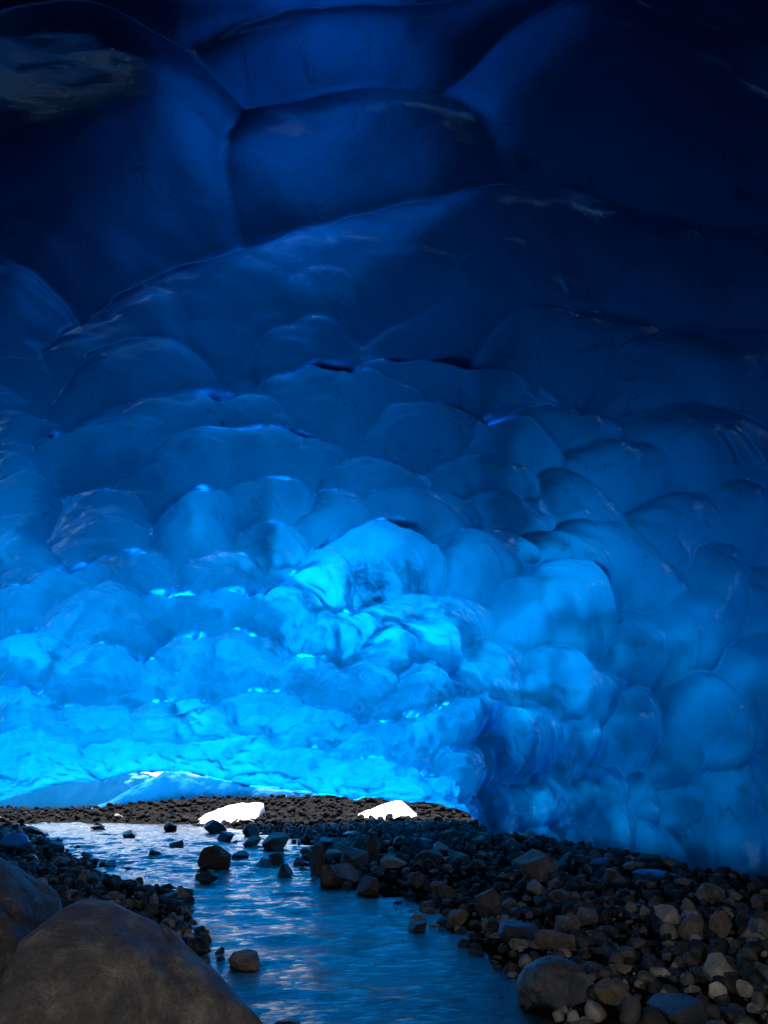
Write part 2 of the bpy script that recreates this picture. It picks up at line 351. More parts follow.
# smaller scallops eaten into the large ones
sel = rng.integers(0, NU * NV, 9000); cnt2 = 0; pts2 = []
for k in sel:
    if cnt2 > 620: break
    c = Pf[k]
    if not (7 < c[1] < 29) or c[2] < 0.3: continue
    if any((c - q_) @ (c - q_) < 0.32 for q_ in pts2) or rng.uniform() > (0.35 + 0.65 * float(smooth(14, 22, c[1]))): continue
    pts2.append(c); cnt2 += 1
    n = Nf[k]; A = np.cross(n, [0.15, 1, 0.01]); A /= np.linalg.norm(A); B = np.cross(n, A)
    th = rng.uniform(-.6, .6); A, B = A * math.cos(th) + B * math.sin(th), B * math.cos(th) - A * math.sin(th)
    ra, rb = rng.uniform(.5, 1.3), rng.uniform(.3, .7)
    d = Pw - c; msk = np.abs(d).max(-1) < 1.5
    q = np.stack([d[msk] @ A / ra, d[msk] @ B / rb], 1); rho = (q ** 2).sum(-1)
    D[msk] += rng.uniform(0.10, 0.22) * rb * np.clip(1 - rho, 0, None) ** 0.8
D = np.maximum(D, -0.30)
for _ in range(1):                                        # melt-rounded, no jagged crests
    D[1:-1] = (D[:-2] + 2 * D[1:-1] + D[2:]) / 4; D[:, 1:-1] = (D[:, :-2] + 2 * D[:, 1:-1] + D[:, 2:]) / 4
fadeb = 1 - 0.6 * smooth(0.93, 1.0, S)
D = D * fadeb + 0.14 * fbm(P * 0.55, 3) + 0.06 * fbm(P * 1.5 + 5, 2) + 0.018 * fbm(P * 3.0, 3)
# secondary small dimples, busiest near the thin far end
cellpos = P * np.array([1.1, 1.1, 1.5]); 
far = smooth(12, 24, P[..., 1])
rid = 1 - np.abs(fbm(cellpos, 3)) * 2.2
D = D + far * (-0.07 * np.clip(rid, 0, 1) ** 3 + 0.05)
sp = P * np.array([0.28, 0.5, 1.5]) + 0.5 * fbm(P * 0.5 + 70, 2)[..., None]
r2 = 1 - np.abs(fbm(sp, 3)) * 3.0
D = D - smooth(19, 26, P[..., 1]) * 0.12 * np.clip(r2, 0, 1) ** 3
r3 = 1 - np.abs(fbm(P * np.array([0.7, 0.7, 2.2]) + 40, 3)) * 3.0
D = D - smooth(17, 25, P[..., 1]) * 0.05 * np.clip(r3, 0, 1) ** 3
inner = P + Nn * D[..., None] * smooth(0.0, 0.03, np.minimum(np.abs(PH + 0.10), np.abs(math.pi + 0.10 - PH)))[..., None]

# thickness of the ice: thin at the far lip, deep overhead; crevasses and melt windows open the outer side
Y = P[..., 1]
T = np.interp(Y, [-15, -8, 0, 6, 10, 13, 16, 19, 22, 26, 28.6, 29.7, 30.2], [26, 26, 26, 22.0, 15.0, 9.0, 4.1, 2.3, 1.75, 1.4, 0.62, 0.2, 0.08])
T = T * (1 + 0.25 * fbm(P * 0.35, 3)) * np.exp(1.15 * fbm(P * np.array([1.0, 1.0, 1.5]) + 11, 4) * smooth(12, 22, Y))
T = T * (1 + 0.45 * smooth(-1, -7, P[..., 0]) * smooth(20, 15, Y))
T = T * (1 - 0.76 * smooth(1, 5.5, P[..., 0] + 0.25 * (Y - 10)) * smooth(29, 20, Y) * smooth(5, 11, Y))
def patch(cx, cy_, r, fac):
    global T
    c, n = hit(cx, cy_); d = np.linalg.norm(P - c, axis=-1); T = T * (1 - (1 - fac) * np.exp(-(d / r) ** 2))
patch(305, 600, 1.7, 0.02); patch(335, 640, 2.6, 0.14); patch(410, 650, 1.6, 0.25); patch(188, 724, 0.9, 0.02); patch(60, 690, 1.4, 0.4); patch(230, 760, 1.6, 0.4); patch(550, 650, 1.8, 0.55); patch(480, 600, 1.3, 0.5); patch(430, 635, 1.0, 0.5); patch(300, 685, 1.0, 0.3); patch(10, 590, 1.6, 0.5)
patch(280, 665, 1.0, 0.3); patch(230, 610, 0.8, 0.5); patch(520, 600, 1.2, 0.6); patch(545, 290, 2.2, 0.45)
outer = P + Nn * np.maximum(T, 0.15)[..., None] + Nn * np.clip(D, -0.3, 4.0)[..., None]
V = np.concatenate([inner.reshape(-1, 3), outer.reshape(-1, 3)])
nn = NU * NV
Fi = grid_faces(NU, NV); Fo = grid_faces(NU, NV, nn, True)
j = np.arange(NV - 1); i = np.arange(NU - 1)
rim1 = np.stack([i * NV + NV - 1, (i + 1) * NV + NV - 1, (i + 1) * NV + NV - 1 + nn, i * NV + NV - 1 + nn], 1)
rim0 = np.stack([i * NV, (i + 1) * NV, (i + 1) * NV + nn, i * NV + nn], 1)[:, ::-1]
fl0 = np.stack([j, j + 1, j + 1 + nn, j + nn], 1)
b0 = (NU - 1) * NV
fl1 = np.stack([b0 + j, b0 + j + 1, b0 + j + 1 + nn, b0 + j + nn], 1)[:, ::-1]
fl0 = fl0
allF = np.concatenate([Fi, Fo, rim1, rim0, fl0, fl1])
gl = mesh_obj('glacier', V, allF, M_ICE); tag(gl, kind='structure')
import bmesh
bm = bmesh.new(); bm.from_mesh(gl.data); bmesh.ops.recalc_face_normals(bm, faces=bm.faces); bm.faces.ensure_lookup_table()
k_ = (NU // 2) * (NV - 1) + NV // 2                       # a ceiling face: its normal must look down into the cave
if bm.faces[k_].normal.z > 0: bmesh.ops.reverse_faces(bm, faces=bm.faces)
bm.to_mesh(gl.data); bm.free()
silt = np.zeros(nn * 2, dtype=np.float32)
ipx, ipy, idz = project(inner.reshape(-1, 3)); inner_f = inner.reshape(-1, 3)
def stain(cx, cy_, r, s=1.0):
    near_ = np.nonzero((np.abs(ipx - cx) < 4) & (np.abs(ipy - cy_) < 4) & (idz > 1))[0]; c = inner_f[near_[np.argmin(idz[near_])]]; d = np.linalg.norm(inner.reshape(-1, 3) - c, axis=-1)
    silt[:nn] = np.maximum(silt[:nn], s * np.exp(-(d / r) ** 2))
stain(368, 586, 1.3, 1.12); stain(410, 590, 1.2, 1.05); stain(385, 610, 0.8, 0.9); stain(610, 700, 0.5, 1.0); stain(205, 720, 0.1, 0.1); stain(445, 400, 0.7, .8); stain(280, 640, .6, .7); stain(230, 610, .6, .6); stain(355, 575, .9, 1)
a = gl.data.attributes.new('silt', 'FLOAT', 'POINT'); a.data.foreach_set('value', silt)

# ---------------------------------------------------------------- unseen snow slope added behind the photographer to bounce sunlight into the cave
xs = np.linspace(-70, 70, 60); ys = np.linspace(-14, -120, 60); SX, SY = np.meshgrid(xs, ys, indexing='ij')
SZ = -0.4 + smooth(-14, -40, SY) * 6 + np.clip(-SY - 20, 0, None) * 0.55 + 1.5 * fbm(np.stack([SX, SY, 0 * SX], -1) * 0.06, 4)
o = mesh_obj('snow_bounce_slope', np.stack([SX, SY, SZ], -1).reshape(-1, 3), grid_faces(60, 60, 0, True), M_SNOW); tag(o, kind='structure')

# ---------------------------------------------------------------- ice hills outside the cave
def ice_ridge(name, y0, depth, prof, mat, seed, base=-0.3, rough=0.35):
    xs = np.linspace(prof[0][0], prof[-1][0], 260); yy = np.linspace(0, 1, 60)
    tops = []
    for q in xs:
        pyv = np.interp(q, [a for a, b in prof], [b for a, b in prof]); d = ray(q, pyv); k = y0 / d[1]; tops.append((d[0] * k, CAMZ + d[2] * k))
    tops = np.array(tops); X = np.repeat(tops[:, 0][:, None], 60, 1); Yv = y0 - depth * 0.5 + depth * yy[None, :] + 0 * X
    e = np.sin(math.pi * yy) ** 0.45
    Z = base + (tops[:, 1][:, None] - base) * e[None, :]
    Pq = np.stack([X, Yv, Z], -1)
    nz = fbm(Pq * np.array([1.2, 1.2, 0.5]) + seed, 4)
    nr = 1 - np.abs(fbm(Pq * np.array([2.2, 2.2, 0.9]) + seed + 5, 3)) * 2
    Pq[..., 1] += -rough * (nz + 0.35 * nr) * e[None, :]
    Pq[..., 2] += 0.10 * rough * nz * e[None, :]
    V = Pq.reshape(-1, 3); o = mesh_obj(name, V, grid_faces(260, 60), mat, True)
    b = bmesh.new(); b.from_mesh(o.data); bmesh.ops.holes_fill(b, edges=[e_ for e_ in b.edges if e_.is_boundary], sides=0)
    bmesh.ops.recalc_face_normals(b, faces=b.faces); b.to_mesh(o.data); b.free()
    return o
M_HILL = ice_material('hill_ice', body=(0.01, 0.22, 0.65), trans=(0.06, 0.6, 1.0), density=0.9, tmix=0.55, bump=1.0, stain=False, rough=0.4, gloss=0.12)
M_FRONT = ice_material('ice_front', body=(0.06, 0.42, 0.80), trans=(0.1, 0.6, 0.95), density=0.9, tmix=0.5, bump=1.0, stain=False, rough=0.4, gloss=0.25)
o = ice_ridge('ice_hill', 40.0, 2.0, [(95, 806), (108, 802), (120, 795), (135, 787), (150, 780), (158, 776), (166, 770), (180, 771), (198, 776), (208, 777), (216, 774), (236, 776), (250, 783), (275, 789), (300, 792), (335, 789), (352, 788), (380, 790), (400, 795), (420, 793), (440, 796), (475, 802), (560, 806)], M_HILL, 3.0)
tag(o, kind='structure')
o = ice_ridge('ice_hill', 46.0, 3.0, [(-330, 790), (-150, 768), (0, 764), (40, 762), (80, 764), (120, 768), (150, 774), (190, 792), (230, 806)], M_FRONT, 8.0, rough=0.9)
tag(o, kind='structure')

# ---------------------------------------------------------------- stones
def rock_material(name, c1, c2, c3, rough=0.62, spec=0.5, k=1.0):
    m, t = new_mat(name); out = N(t, 'ShaderNodeOutputMaterial'); p = N(t, 'ShaderNodeBsdfPrincipled')
    tc = N(t, 'ShaderNodeTexCoord'); oi = N(t, 'ShaderNodeObjectInfo')
    va = N(t, 'ShaderNodeVectorMath', operation='ADD'); L(t, tc, 'Object', va, 0)
    vm = N(t, 'ShaderNodeMath', operation='MULTIPLY'); vm.inputs[1].default_value = 37.0; L(t, oi, 'Random', vm, 0); L(t, vm, 0, va, 1)
    n = N(t, 'ShaderNodeTexNoise', i_Scale=2.3 * k, i_Detail=9.0, i_Roughness=0.7); L(t, va, 0, n, 'Vector')
    cr = N(t, 'ShaderNodeValToRGB'); e = cr.color_ramp.elements
    e[0].position = 0.33; e[0].color = (*c1, 1); e[1].position = 0.68; e[1].color = (*c3, 1); q = e.new(0.5); q.color = (*c2, 1)
    L(t, n, 'Fac', cr, 0)
    hs = N(t, 'ShaderNodeHueSaturation'); mr = N(t, 'ShaderNodeMapRange'); mr.inputs['To Min'].default_value = 0.65; mr.inputs['To Max'].default_value = 1.35
    L(t, oi, 'Random', mr, 'Value'); L(t, mr, 0, hs, 'Value'); L(t, cr, 0, hs, 'Color'); L(t, hs, 0, p, 'Base Color')
    # mineral veins
    p.inputs['Roughness'].default_value = rough; p.inputs['Specular IOR Level'].default_value = spec
    nb = N(t, 'ShaderNodeTexNoise', i_Scale=6.0 * k, i_Detail=10.0, i_Roughness=0.65); L(t, va, 0, nb, 'Vector')
    bp = N(t, 'ShaderNodeBump'); bp.inputs['Strength'].default_value = 0.7; bp.inputs['Distance'].default_value = 0.08
    L(t, nb, 'Fac', bp, 'Height'); L(t, bp, 0, p, 'Normal'); L(t, p, 0, out, 'Surface'); return m
TONES = {
 'boulder': rock_material('boulder_rock', (0.035, 0.031, 0.027), (0.075, 0.064, 0.053), (0.19, 0.16, 0.13), rough=0.48, k=3.0),
 'wet': rock_material('wet_boulder_rock', (0.012, 0.013, 0.014), (0.035, 0.036, 0.038), (0.09, 0.085, 0.08), rough=0.35, k=2.2),
 'brown': rock_material('brown_rock', (0.07, 0.05, 0.034), (0.17, 0.12, 0.08), (0.30, 0.215, 0.145)),
 'grey': rock_material('grey_rock', (0.07, 0.065, 0.056), (0.18, 0.165, 0.14), (0.32, 0.29, 0.25)),
 'dark': rock_material('dark_wet_rock', (0.012, 0.013, 0.014), (0.035, 0.036, 0.038), (0.07, 0.07, 0.07), rough=0.35),
 'pale': rock_material('pale_rock', (0.26, 0.22, 0.17), (0.44, 0.38, 0.30), (0.60, 0.53, 0.43)),
}
def ico(sub):
    b = bmesh.new(); bmesh.ops.create_icosphere(b, subdivisions=sub, radius=1.0)
    V = np.array([v.co for v in b.verts]); Fc = np.array([[v.index for v in f.verts] for f in b.faces]); b.free(); return V, Fc
ICO = {k: ico(k) for k in (1, 2, 3, 4, 6)}
def rock_verts(sub, seed, chops=9, depth=(0.55, 0.9), nz=0.10):
    rg = np.random.default_rng(seed); V = ICO[sub][0].copy()
    for _ in range(chops + 3):
        n = rg.normal(size=3); n /= np.linalg.norm(n); d = rg.uniform(depth[0] - 0.08, depth[1] - 0.1)
        k = V @ n; V = V - n * np.clip(k - d, 0, None)[:, None] * 0.97
    V = V * (1 + nz * fbm(V * 1.6 + seed * 3.1, 3))[:, None] + 0
    V = V * (1 + 0.03 * fbm(V * 6 + seed, 2))[:, None]
    V *= rg.uniform(0.75, 1.15, 3) * np.array([1, 1, 0.8])
    V -= (V.max(0) + V.min(0)) / 2
    return V / (V[:, 0].max() - V[:, 0].min()) * 1.0        # unit width
VAR = []
for k in range(12):
    v = rock_verts(4, 100 + k, chops=6 + k, depth=(0.5 + 0.02 * (k % 4), 0.88)); VAR.append(v)
STONE_ME = {}
def stone_mesh(k, tone):
    if (k, tone) not in STONE_ME:
        o = mesh_obj('stone', VAR[k], ICO[4][1], TONES[tone])
        b = bmesh.new(); b.from_mesh(o.data)
        for e_ in b.edges: e_.smooth = e_.calc_face_angle(0) < 0.42
        b.to_mesh(o.data); b.free(); STONE_ME[(k, tone)] = o
    return STONE_ME[(k, tone)]
def gpos(px_, py_):
    d = ray(px_, py_); ts = np.concatenate([np.linspace(2, 20, 500), np.linspace(20.05, 70, 700)])
    Q = EYE + d * ts[:, None]; gz = np.maximum(ground_z(Q[:, :2]), -0.02)
    below = np.nonzero(Q[:, 2] < gz)[0]
    return Q[below[0]] if len(below) else Q[-1]
first_used = set()
def place_stone(pos, width, height, tone, label, group=None, k=None, rz=None, name='stone', sink=0.22, tilt=0.25):
    k = random.randrange(12) if k is None else k
    src = stone_mesh(k, tone)
    if (k, tone) in first_used:
        o = src.copy(); C.objects.link(o)
    else: o = src; first_used.add((k, tone))
    h = VAR[k][:, 2].max() - VAR[k][:, 2].min()
    o.scale = (width, width * random.uniform(.8, 1.15), height / h)
    o.location = (pos[0], pos[1], pos[2] + height * (0.5 - sink))
    o.rotation_euler = (random.uniform(-tilt, tilt), random.uniform(-tilt, tilt), random.uniform(0, 6.28) if rz is None else rz)
    tag(o, label, 'stone', group); return o
# stones one can tell apart: column, foot row, width and height in the photograph, tone, label
BIG = [
 (210, 871, 34, 20, 'brown', 'rounded brown rock standing alone in the middle of the shallow stream'),
 (205, 884, 26, 9, 'dark', 'low flat dark stone just below the lone brown rock in the stream'),
 (338, 888, 44, 20, 'brown', 'smooth oval brown stone lying at the water edge mid stream'),
 (368, 898, 30, 18, 'brown', 'blocky reddish brown stone right of the smooth oval stone at the water edge'),
 (317, 875, 15, 27, 'brown', 'tall narrow pale topped stone standing upright at the water edge'),
 (284, 879, 20, 12, 'dark', 'small dark blocky stone in water left of the upright narrow stone'),
 (275, 866, 26, 11, 'brown', 'low brown stone half submerged at the tip of the gravel bar'),
 (275, 851, 28, 16, 'brown', 'rounded dark brown stone at the far tip of the gravel bar'),
 (252, 848, 18, 10, 'brown', 'small brown stone alone in water left of the gravel bar tip'),
 (225, 842, 16, 9, 'dark', 'small black stone in the far riffle of the stream'),
 (213, 834, 20, 12, 'dark', 'dark stone at the far shore left of the white snow slab'),
 (250, 837, 22, 10, 'brown', 'flat brown stone in the far riffle below the white snow slab'),
 (353, 872, 28, 22, 'grey', 'angular grey stone above the smooth oval stone on the gravel bar'),
 (372, 862, 17, 24, 'brown', 'upright tan stone with pointed top on the gravel bar'),
 (327, 852, 26, 13, 'grey', 'broad grey stone on the gravel bar near the far shore'),
 (395, 868, 18, 10, 'pale', 'small pale tan stone at the right end of the gravel bar'),
 (418, 934, 20, 11, 'dark', 'small dark stone in water off the right bank'),
 (430, 866, 26, 14, 'brown', 'rounded reddish stone on the right bank near the cave wall corner'),
 (457, 928, 22, 15, 'brown', 'angular brown stone at the water edge of the right bank'),
 (417, 888, 20, 14, 'grey', 'grey stone at the shore of the right bank beside a small tan one'),
 (438, 893, 16, 10, 'brown', 'small tan stone at the shore of the right bank'),
 (541, 882, 38, 27, 'pale', 'large pale cracked rock, the biggest light stone on the right bank'),
 (538, 895, 24, 12, 'pale', 'oval pale stone directly below the large pale cracked rock'),
 (556, 888, 14, 9, 'pale', 'small whitish stone at the lower right of the large pale cracked rock'),
 (562, 903, 26, 11, 'brown', 'flat brown slab stone below the large pale cracked rock'),
 (519, 866, 10, 7, 'pale', 'tiny pale pebble at the foot of the ice wall'),
 (652, 866, 24, 10, 'brown', 'flat tan stone touching the foot of the ice wall'),
 (598, 861, 13, 10, 'brown', 'small rounded stone against the foot of the ice wall'),
 (588, 875, 13, 10, 'pale', 'small bright angular stone on the upper right bank'),
 (610, 886, 13, 14, 'brown', 'rounded tan stone upright on the upper right bank'),
 (714, 902, 20, 15, 'grey', 'domed grey stone on the upper right bank below the ice wall'),
 (757, 892, 10, 9, 'brown', 'small tan stone beside the right edge of the scene under the ice wall'),
 (591, 927, 30, 16, 'grey', 'rounded grey stone in the middle of the right bank'),
 (568, 935, 24, 18, 'grey', 'blunt grey stone left of the rounded grey stone in the middle of the right bank'),
 (560, 952, 30, 18, 'brown', 'brown stone just above the large wet boulder on the right bank'),
 (491, 918, 34, 24, 'brown', 'worn brown stone on the slope above the waterline of the right bank'),
 (512, 912, 22, 11, 'brown', 'small brown stone behind the worn brown one on the slope'),
 (489, 920, 18, 12, 'dark', 'dark wet stone low on the slope of the right bank'),
 (520, 945, 34, 20, 'dark', 'black wet stone beside the large wet boulder'),
 (673, 928, 24, 20, 'pale', 'pale wedge shaped stone in the row of light stones'),
 (697, 942, 28, 22, 'brown', 'tan angular stone in the row of light stones'),
 (726, 938, 26, 22, 'brown', 'brown pointed stone right of the tan angular one in the row of light stones'),
 (690, 914, 16, 13, 'pale', 'square topped pale stone above the row of light stones'),
 (647, 920, 14, 12, 'pale', 'small pale stone at the left of the row of light stones'),
 (694, 922, 20, 10, 'pale', 'pale oval stone in the row of light stones'),
 (730, 921, 14, 8, 'pale', 'flat pale pebble at the right of the row of light stones'),
 (770, 940, 28, 18, 'grey', 'grey stone cut off by the right edge of the scene'),
 (725, 984, 46, 20, 'pale', 'wide pale slab propped over two smaller stones near the front of the right bank'),
 (720, 1001, 24, 14, 'pale', 'pale stone under the left half of the wide propped slab'),
 (749, 998, 16, 14, 'pale', 'square pale stone under the right half of the wide propped slab'),
 (764, 973, 16, 8, 'grey', 'flat grey stone right of the wide propped slab'),
 (627, 961, 16, 9, 'grey', 'small grey stone above the dark hollow of the right bank'),
 (620, 1005, 26, 18, 'brown', 'dim brown stone beside the front of the large wet boulder'),
 (690, 1030, 56, 26, 'dark', 'smooth dark bluish boulder cut off at the bottom of the right bank'),
 (244, 972, 30, 17, 'brown', 'brown rock in water touching the big front boulder'),
 (192, 926, 9, 6, 'brown', 'tiny brown stone in the stream behind the big front boulder'),
 (286, 1034, 34, 10, 'dark', 'dark stone barely above water beside the big front boulder'),
 (72, 878, 20, 9, 'grey', 'flat brownish stone at the stream edge of the left gravel beach'),
 (83, 886, 14, 15, 'brown', 'upright brown stone at the stream edge of the left gravel beach'),
 (97, 883, 9, 4, 'brown', 'tiny tan stone in the stream off the left gravel beach'),
 (55, 852, 15, 9, 'dark', 'black stone at the far end of the left gravel beach'),
 (60, 863, 10, 5, 'dark', 'small black stone in shallow water off the left gravel beach'),
 (127, 839, 20, 7, 'dark', 'long low dark stone in the far left riffle'),
 (168, 832, 22, 8, 'brown', 'domed brown stone in the middle of the far riffle'),
 (175, 848, 20, 6, 'grey', 'flat grey stone awash in the far riffle'),
 (96, 831, 16, 5, 'dark', 'thin dark stone on the far left shore'),
 (14, 831, 10, 7, 'dark', 'dark stone beside a pale blue ice lump on the far left shore'),
 (24, 889, 20, 10, 'grey', 'light grey stone in the middle of the left gravel beach'),
 (38, 891, 16, 10, 'pale', 'paler angular stone beside the light grey one on the left gravel beach'),
 (22, 905, 12, 8, 'pale', 'small pale stone just above the left boulder'),
 (68, 900, 18, 8, 'pale', 'oblong tan stone near the big front boulder on the gravel beach'),
 (88, 905, 14, 8, 'grey', 'grey pebble right of the oblong tan stone'),
 (112, 903, 16, 9, 'brown', 'orange brown stone behind the big front boulder'),
 (110, 910, 12, 8, 'pale', 'tan stone in front of the orange brown stone behind the big boulder'),
 (152, 907, 14, 11, 'grey', 'round grey stone at the end of the gravel spit'),
 (128, 909, 12, 8, 'grey', 'grey pebble in the gravel spit left of the round grey stone'),
 (184, 915, 12, 8, 'grey', 'last grey stone at the tip of the gravel spit'),
]
used = []
for (x, y, wpx, hpx, tone, lab) in BIG:
    q = gpos(x, y); dist = (q - EYE) @ F
    wd, hh = wpx / FPX * dist, hpx / FPX * dist * 1.25
    q = q + np.array([0, wd * 0.35, 0])
    place_stone(q, wd * 0.95, hh * 1.05, tone, lab, sink=0.2); used.append((q[0], q[1], wd * .45))
# a boulder is one mesh of its own
def boulder(center, size, seed, tone, label, rz=0.0, nz=0.10, depth=(0.6, 0.9), chops=7, tilt=(0, 0)):
    rg = np.random.default_rng(seed); V = ICO[6][0].copy()
    for _ in range(chops):
        n = rg.normal(size=3); n /= np.linalg.norm(n); d = rg.uniform(*depth)
        k = V @ n; V = V - n * np.clip(k - d, 0, None)[:, None] * 0.8
    V = V * (1 + nz * fbm(V * 1.3 + seed, 4) + 0.05 * fbm(V * 3.5 + seed, 5) - 0.03 * np.clip(1 - np.abs(fbm(V * 2.2 + seed + 9, 3)) * 9, 0, 1))[:, None]
    V = V * np.array(size)
    o = mesh_obj('boulder', V, ICO[6][1], TONES[tone]); o.location = center; o.rotation_euler = (tilt[0], tilt[1], rz)
    tag(o, label, 'boulder'); return o
boulder((-1.42, 4.35, 0.16), (0.92, 0.98, 0.84), 31, 'boulder', 'big domed brown boulder filling the bottom left corner in front of the stream', rz=0.3, chops=16, depth=(0.62, 0.88), nz=0.09)
boulder((-2.8, 5.1, 0.40), (0.88, 0.8, 0.76), 12, 'boulder', 'second brown boulder with blue sheen, left of and behind the big domed one', rz=0.8, tilt=(0, 0.35), chops=4, depth=(0.8, 0.95))
q = gpos(566, 1012)
boulder((q[0], q[1] + 0.3, q[2] + 0.05), (0.29, 0.30, 0.23), 23, 'wet', 'large wet black boulder with blue sheen at the water edge of the right bank', chops=6)

def free(x, y, r_):
    return all((x - a) ** 2 + (y - b) ** 2 > (r_ * 0.5 + c) ** 2 for a, b, c in used)
MARKS = [(210, 861, 'the lone brown rock in midstream'), (338, 878, 'the smooth oval waterline stone'), (275, 843, 'the dark gravel bar tip stone'),
 (372, 850, 'the upright tan bar stone'), (327, 846, 'the broad grey bar stone'), (430, 858, 'the rounded reddish bank stone'),
 (457, 920, 'the angular brown waterline stone'), (541, 868, 'the large pale cracked rock'), (591, 918, 'the rounded grey mid bank stone'),
 (566, 980, 'the large wet boulder'), (491, 906, 'the worn brown slope stone'), (697, 930, 'the tan angular light row stone'),
 (725, 974, 'the wide propped slab'), (770, 930, 'the cut off grey stone'), (714, 894, 'the domed grey upper bank stone'),
 (652, 861, 'the flat tan ice wall stone'), (222, 814, 'the white snow slab'), (385, 813, 'the low white snow heap'),
 (130, 960, 'the big front boulder'), (10, 915, 'the left boulder'), (24, 884, 'the light grey beach stone'), (78, 880, 'the upright brown beach stone'),
 (152, 901, 'the round grey spit stone'), (55, 846, 'the black stone ending the beach'), (168, 828, 'the domed far riffle stone'), (244, 962, 'the brown rock beside the front boulder'),
 (620, 995, 'the dim stone beside the wet boulder'), (690, 1010, 'the bluish bottom boulder'), (610, 878, 'the upright tan upper bank stone'), (417, 880, 'the grey shore stone')]
GRP = {'right': 'scattered stones on the right bank', 'bar': 'scattered stones on the gravel bar', 'left': 'scattered stones on the left beach', 'far': 'scattered stones on the far shore', 'water': 'stones awash in the stream'}
TN = {'brown': 'brown', 'grey': 'grey', 'dark': 'black', 'pale': 'pale'}
taken = set()
def own_label(x, y, wd, tone, shape):
    size = 'tiny' if wd < 0.2 else 'small' if wd < 0.3 else 'mid-sized' if wd < 0.42 else 'large'
    cand = sorted(MARKS, key=lambda m_: math.hypot(m_[0] - x, (m_[1] - y) * 1.6))
    for m_ in cand[:5]:
        dx, dy_ = x - m_[0], y - m_[1]; far_ = math.hypot(dx, dy_) > 45
        a_ = math.degrees(math.atan2(-dy_, dx)) % 360
        dr = ['right of', 'upper right of', 'above', 'upper left of', 'left of', 'lower left of', 'below', 'lower right of'][int((a_ + 22.5) // 45) % 8]
        for txt in (f'{size} {shape} {TN[tone]} stone {"well " if far_ else "just "}{dr} {m_[2]}',):
            if txt not in taken: taken.add(txt); return txt
    m_ = cand[0]; txt = f'{size} {shape} {TN[tone]} stone {"well " if math.hypot(x - m_[0], y - m_[1]) > 45 else "just "}{dr} {m_[2]}'
    return txt
cnt = 0; tries = 0
while cnt < 212 and tries < 6000:
    tries += 1
    x, y = random.uniform(-20, 790), random.triangular(815, 1030, 850)
    q = gpos(x, y)
    if q[1] > 44 or q[1] < 3: continue
    sdv = float(poly_sd(q[:2])); 
    if sdv < -0.2 and (random.random() > 0.22 or q[1] < 13): continue
    if y > 880 and x < 270 and y > 905: continue
    wd = (5 + 13 * random.random() ** 1.8) / FPX * q[1]; wd = min(max(wd, 0.09), 0.55)
    if not free(q[0], q[1], wd): continue
    zone = 'water' if sdv < -0.2 else 'far' if q[1] > 31 else 'right' if x > 400 else 'bar' if x > 255 else 'left'
    tone = random.choices(['brown', 'grey', 'dark', 'pale'], [4, 4, 2, 4] if zone == 'right' else [2, 2, 7, 0] if zone in ('water', 'far') and q[1] < 29 else [0, 0, 1, 0] if zone == 'far' else [3, 4, 4, .5])[0]
    asp = random.uniform(.42, .85); shape = 'flat' if asp < 0.55 else 'rounded' if asp < 0.7 else 'chunky'
    place_stone(q, wd, wd * asp, tone, own_label(x, y - 5, wd, tone, shape), GRP[zone]); used.append((q[0], q[1], wd * .45)); cnt += 1

# ---------------------------------------------------------------- gravel between the stones, nobody could count it
def gravel(name, n, mat, seed, smin, smax, region):
    rg = np.random.default_rng(seed); base = [rock_verts(2, seed * 50 + k, chops=6) for k in range(8)]; Fc = ICO[2][1]; Vs, Fs = [], []; off = 0; nb_ = len(base[0])
    made = 0
    cand = rg.uniform(0, 1, (n * 8, 2)); yy = 3 + 41 * cand[:, 0] ** 1.25
    xx = -yy * 0.58 - 1 + cand[:, 1] * (yy * 1.16 + 2); Q = np.stack([xx, yy], 1); sd = poly_sd(Q); zz = ground_z(Q)
    pr = np.where(sd > 0.0, 1.0, np.where(sd > -0.5, 0.35, 0.03))
    ok = np.nonzero((rg.uniform(size=len(Q)) < pr) & (xx < 8))[0][:n]
    for i_ in ok:
        if not (region[0] <= yy[i_] < region[1]): continue
        s_ = smin + (smax - smin) * rg.uniform() ** 3.2; s_ *= 1 + 0.6 * min(max((yy[i_] - 12) / 20, 0), 1)
        v = base[rg.integers(8)]; a_, b_ = rg.uniform(0, 6.28), rg.uniform(-.5, .5)
        ca, sa, cb, sb = math.cos(a_), math.sin(a_), math.cos(b_), math.sin(b_)
        Rm = np.array([[ca, -sa, 0], [sa, ca, 0], [0, 0, 1]]) @ np.array([[1, 0, 0], [0, cb, -sb], [0, sb, cb]])
        Vs.append((v @ Rm.T) * s_ * rg.uniform(.8, 1.2) + [xx[i_], yy[i_], zz[i_] + s_ * 0.2]); Fs.append(Fc + off); off += nb_
    o = mesh_obj(name, np.concatenate(Vs), np.concatenate(Fs), mat, False); tag(o, kind='stuff'); return o
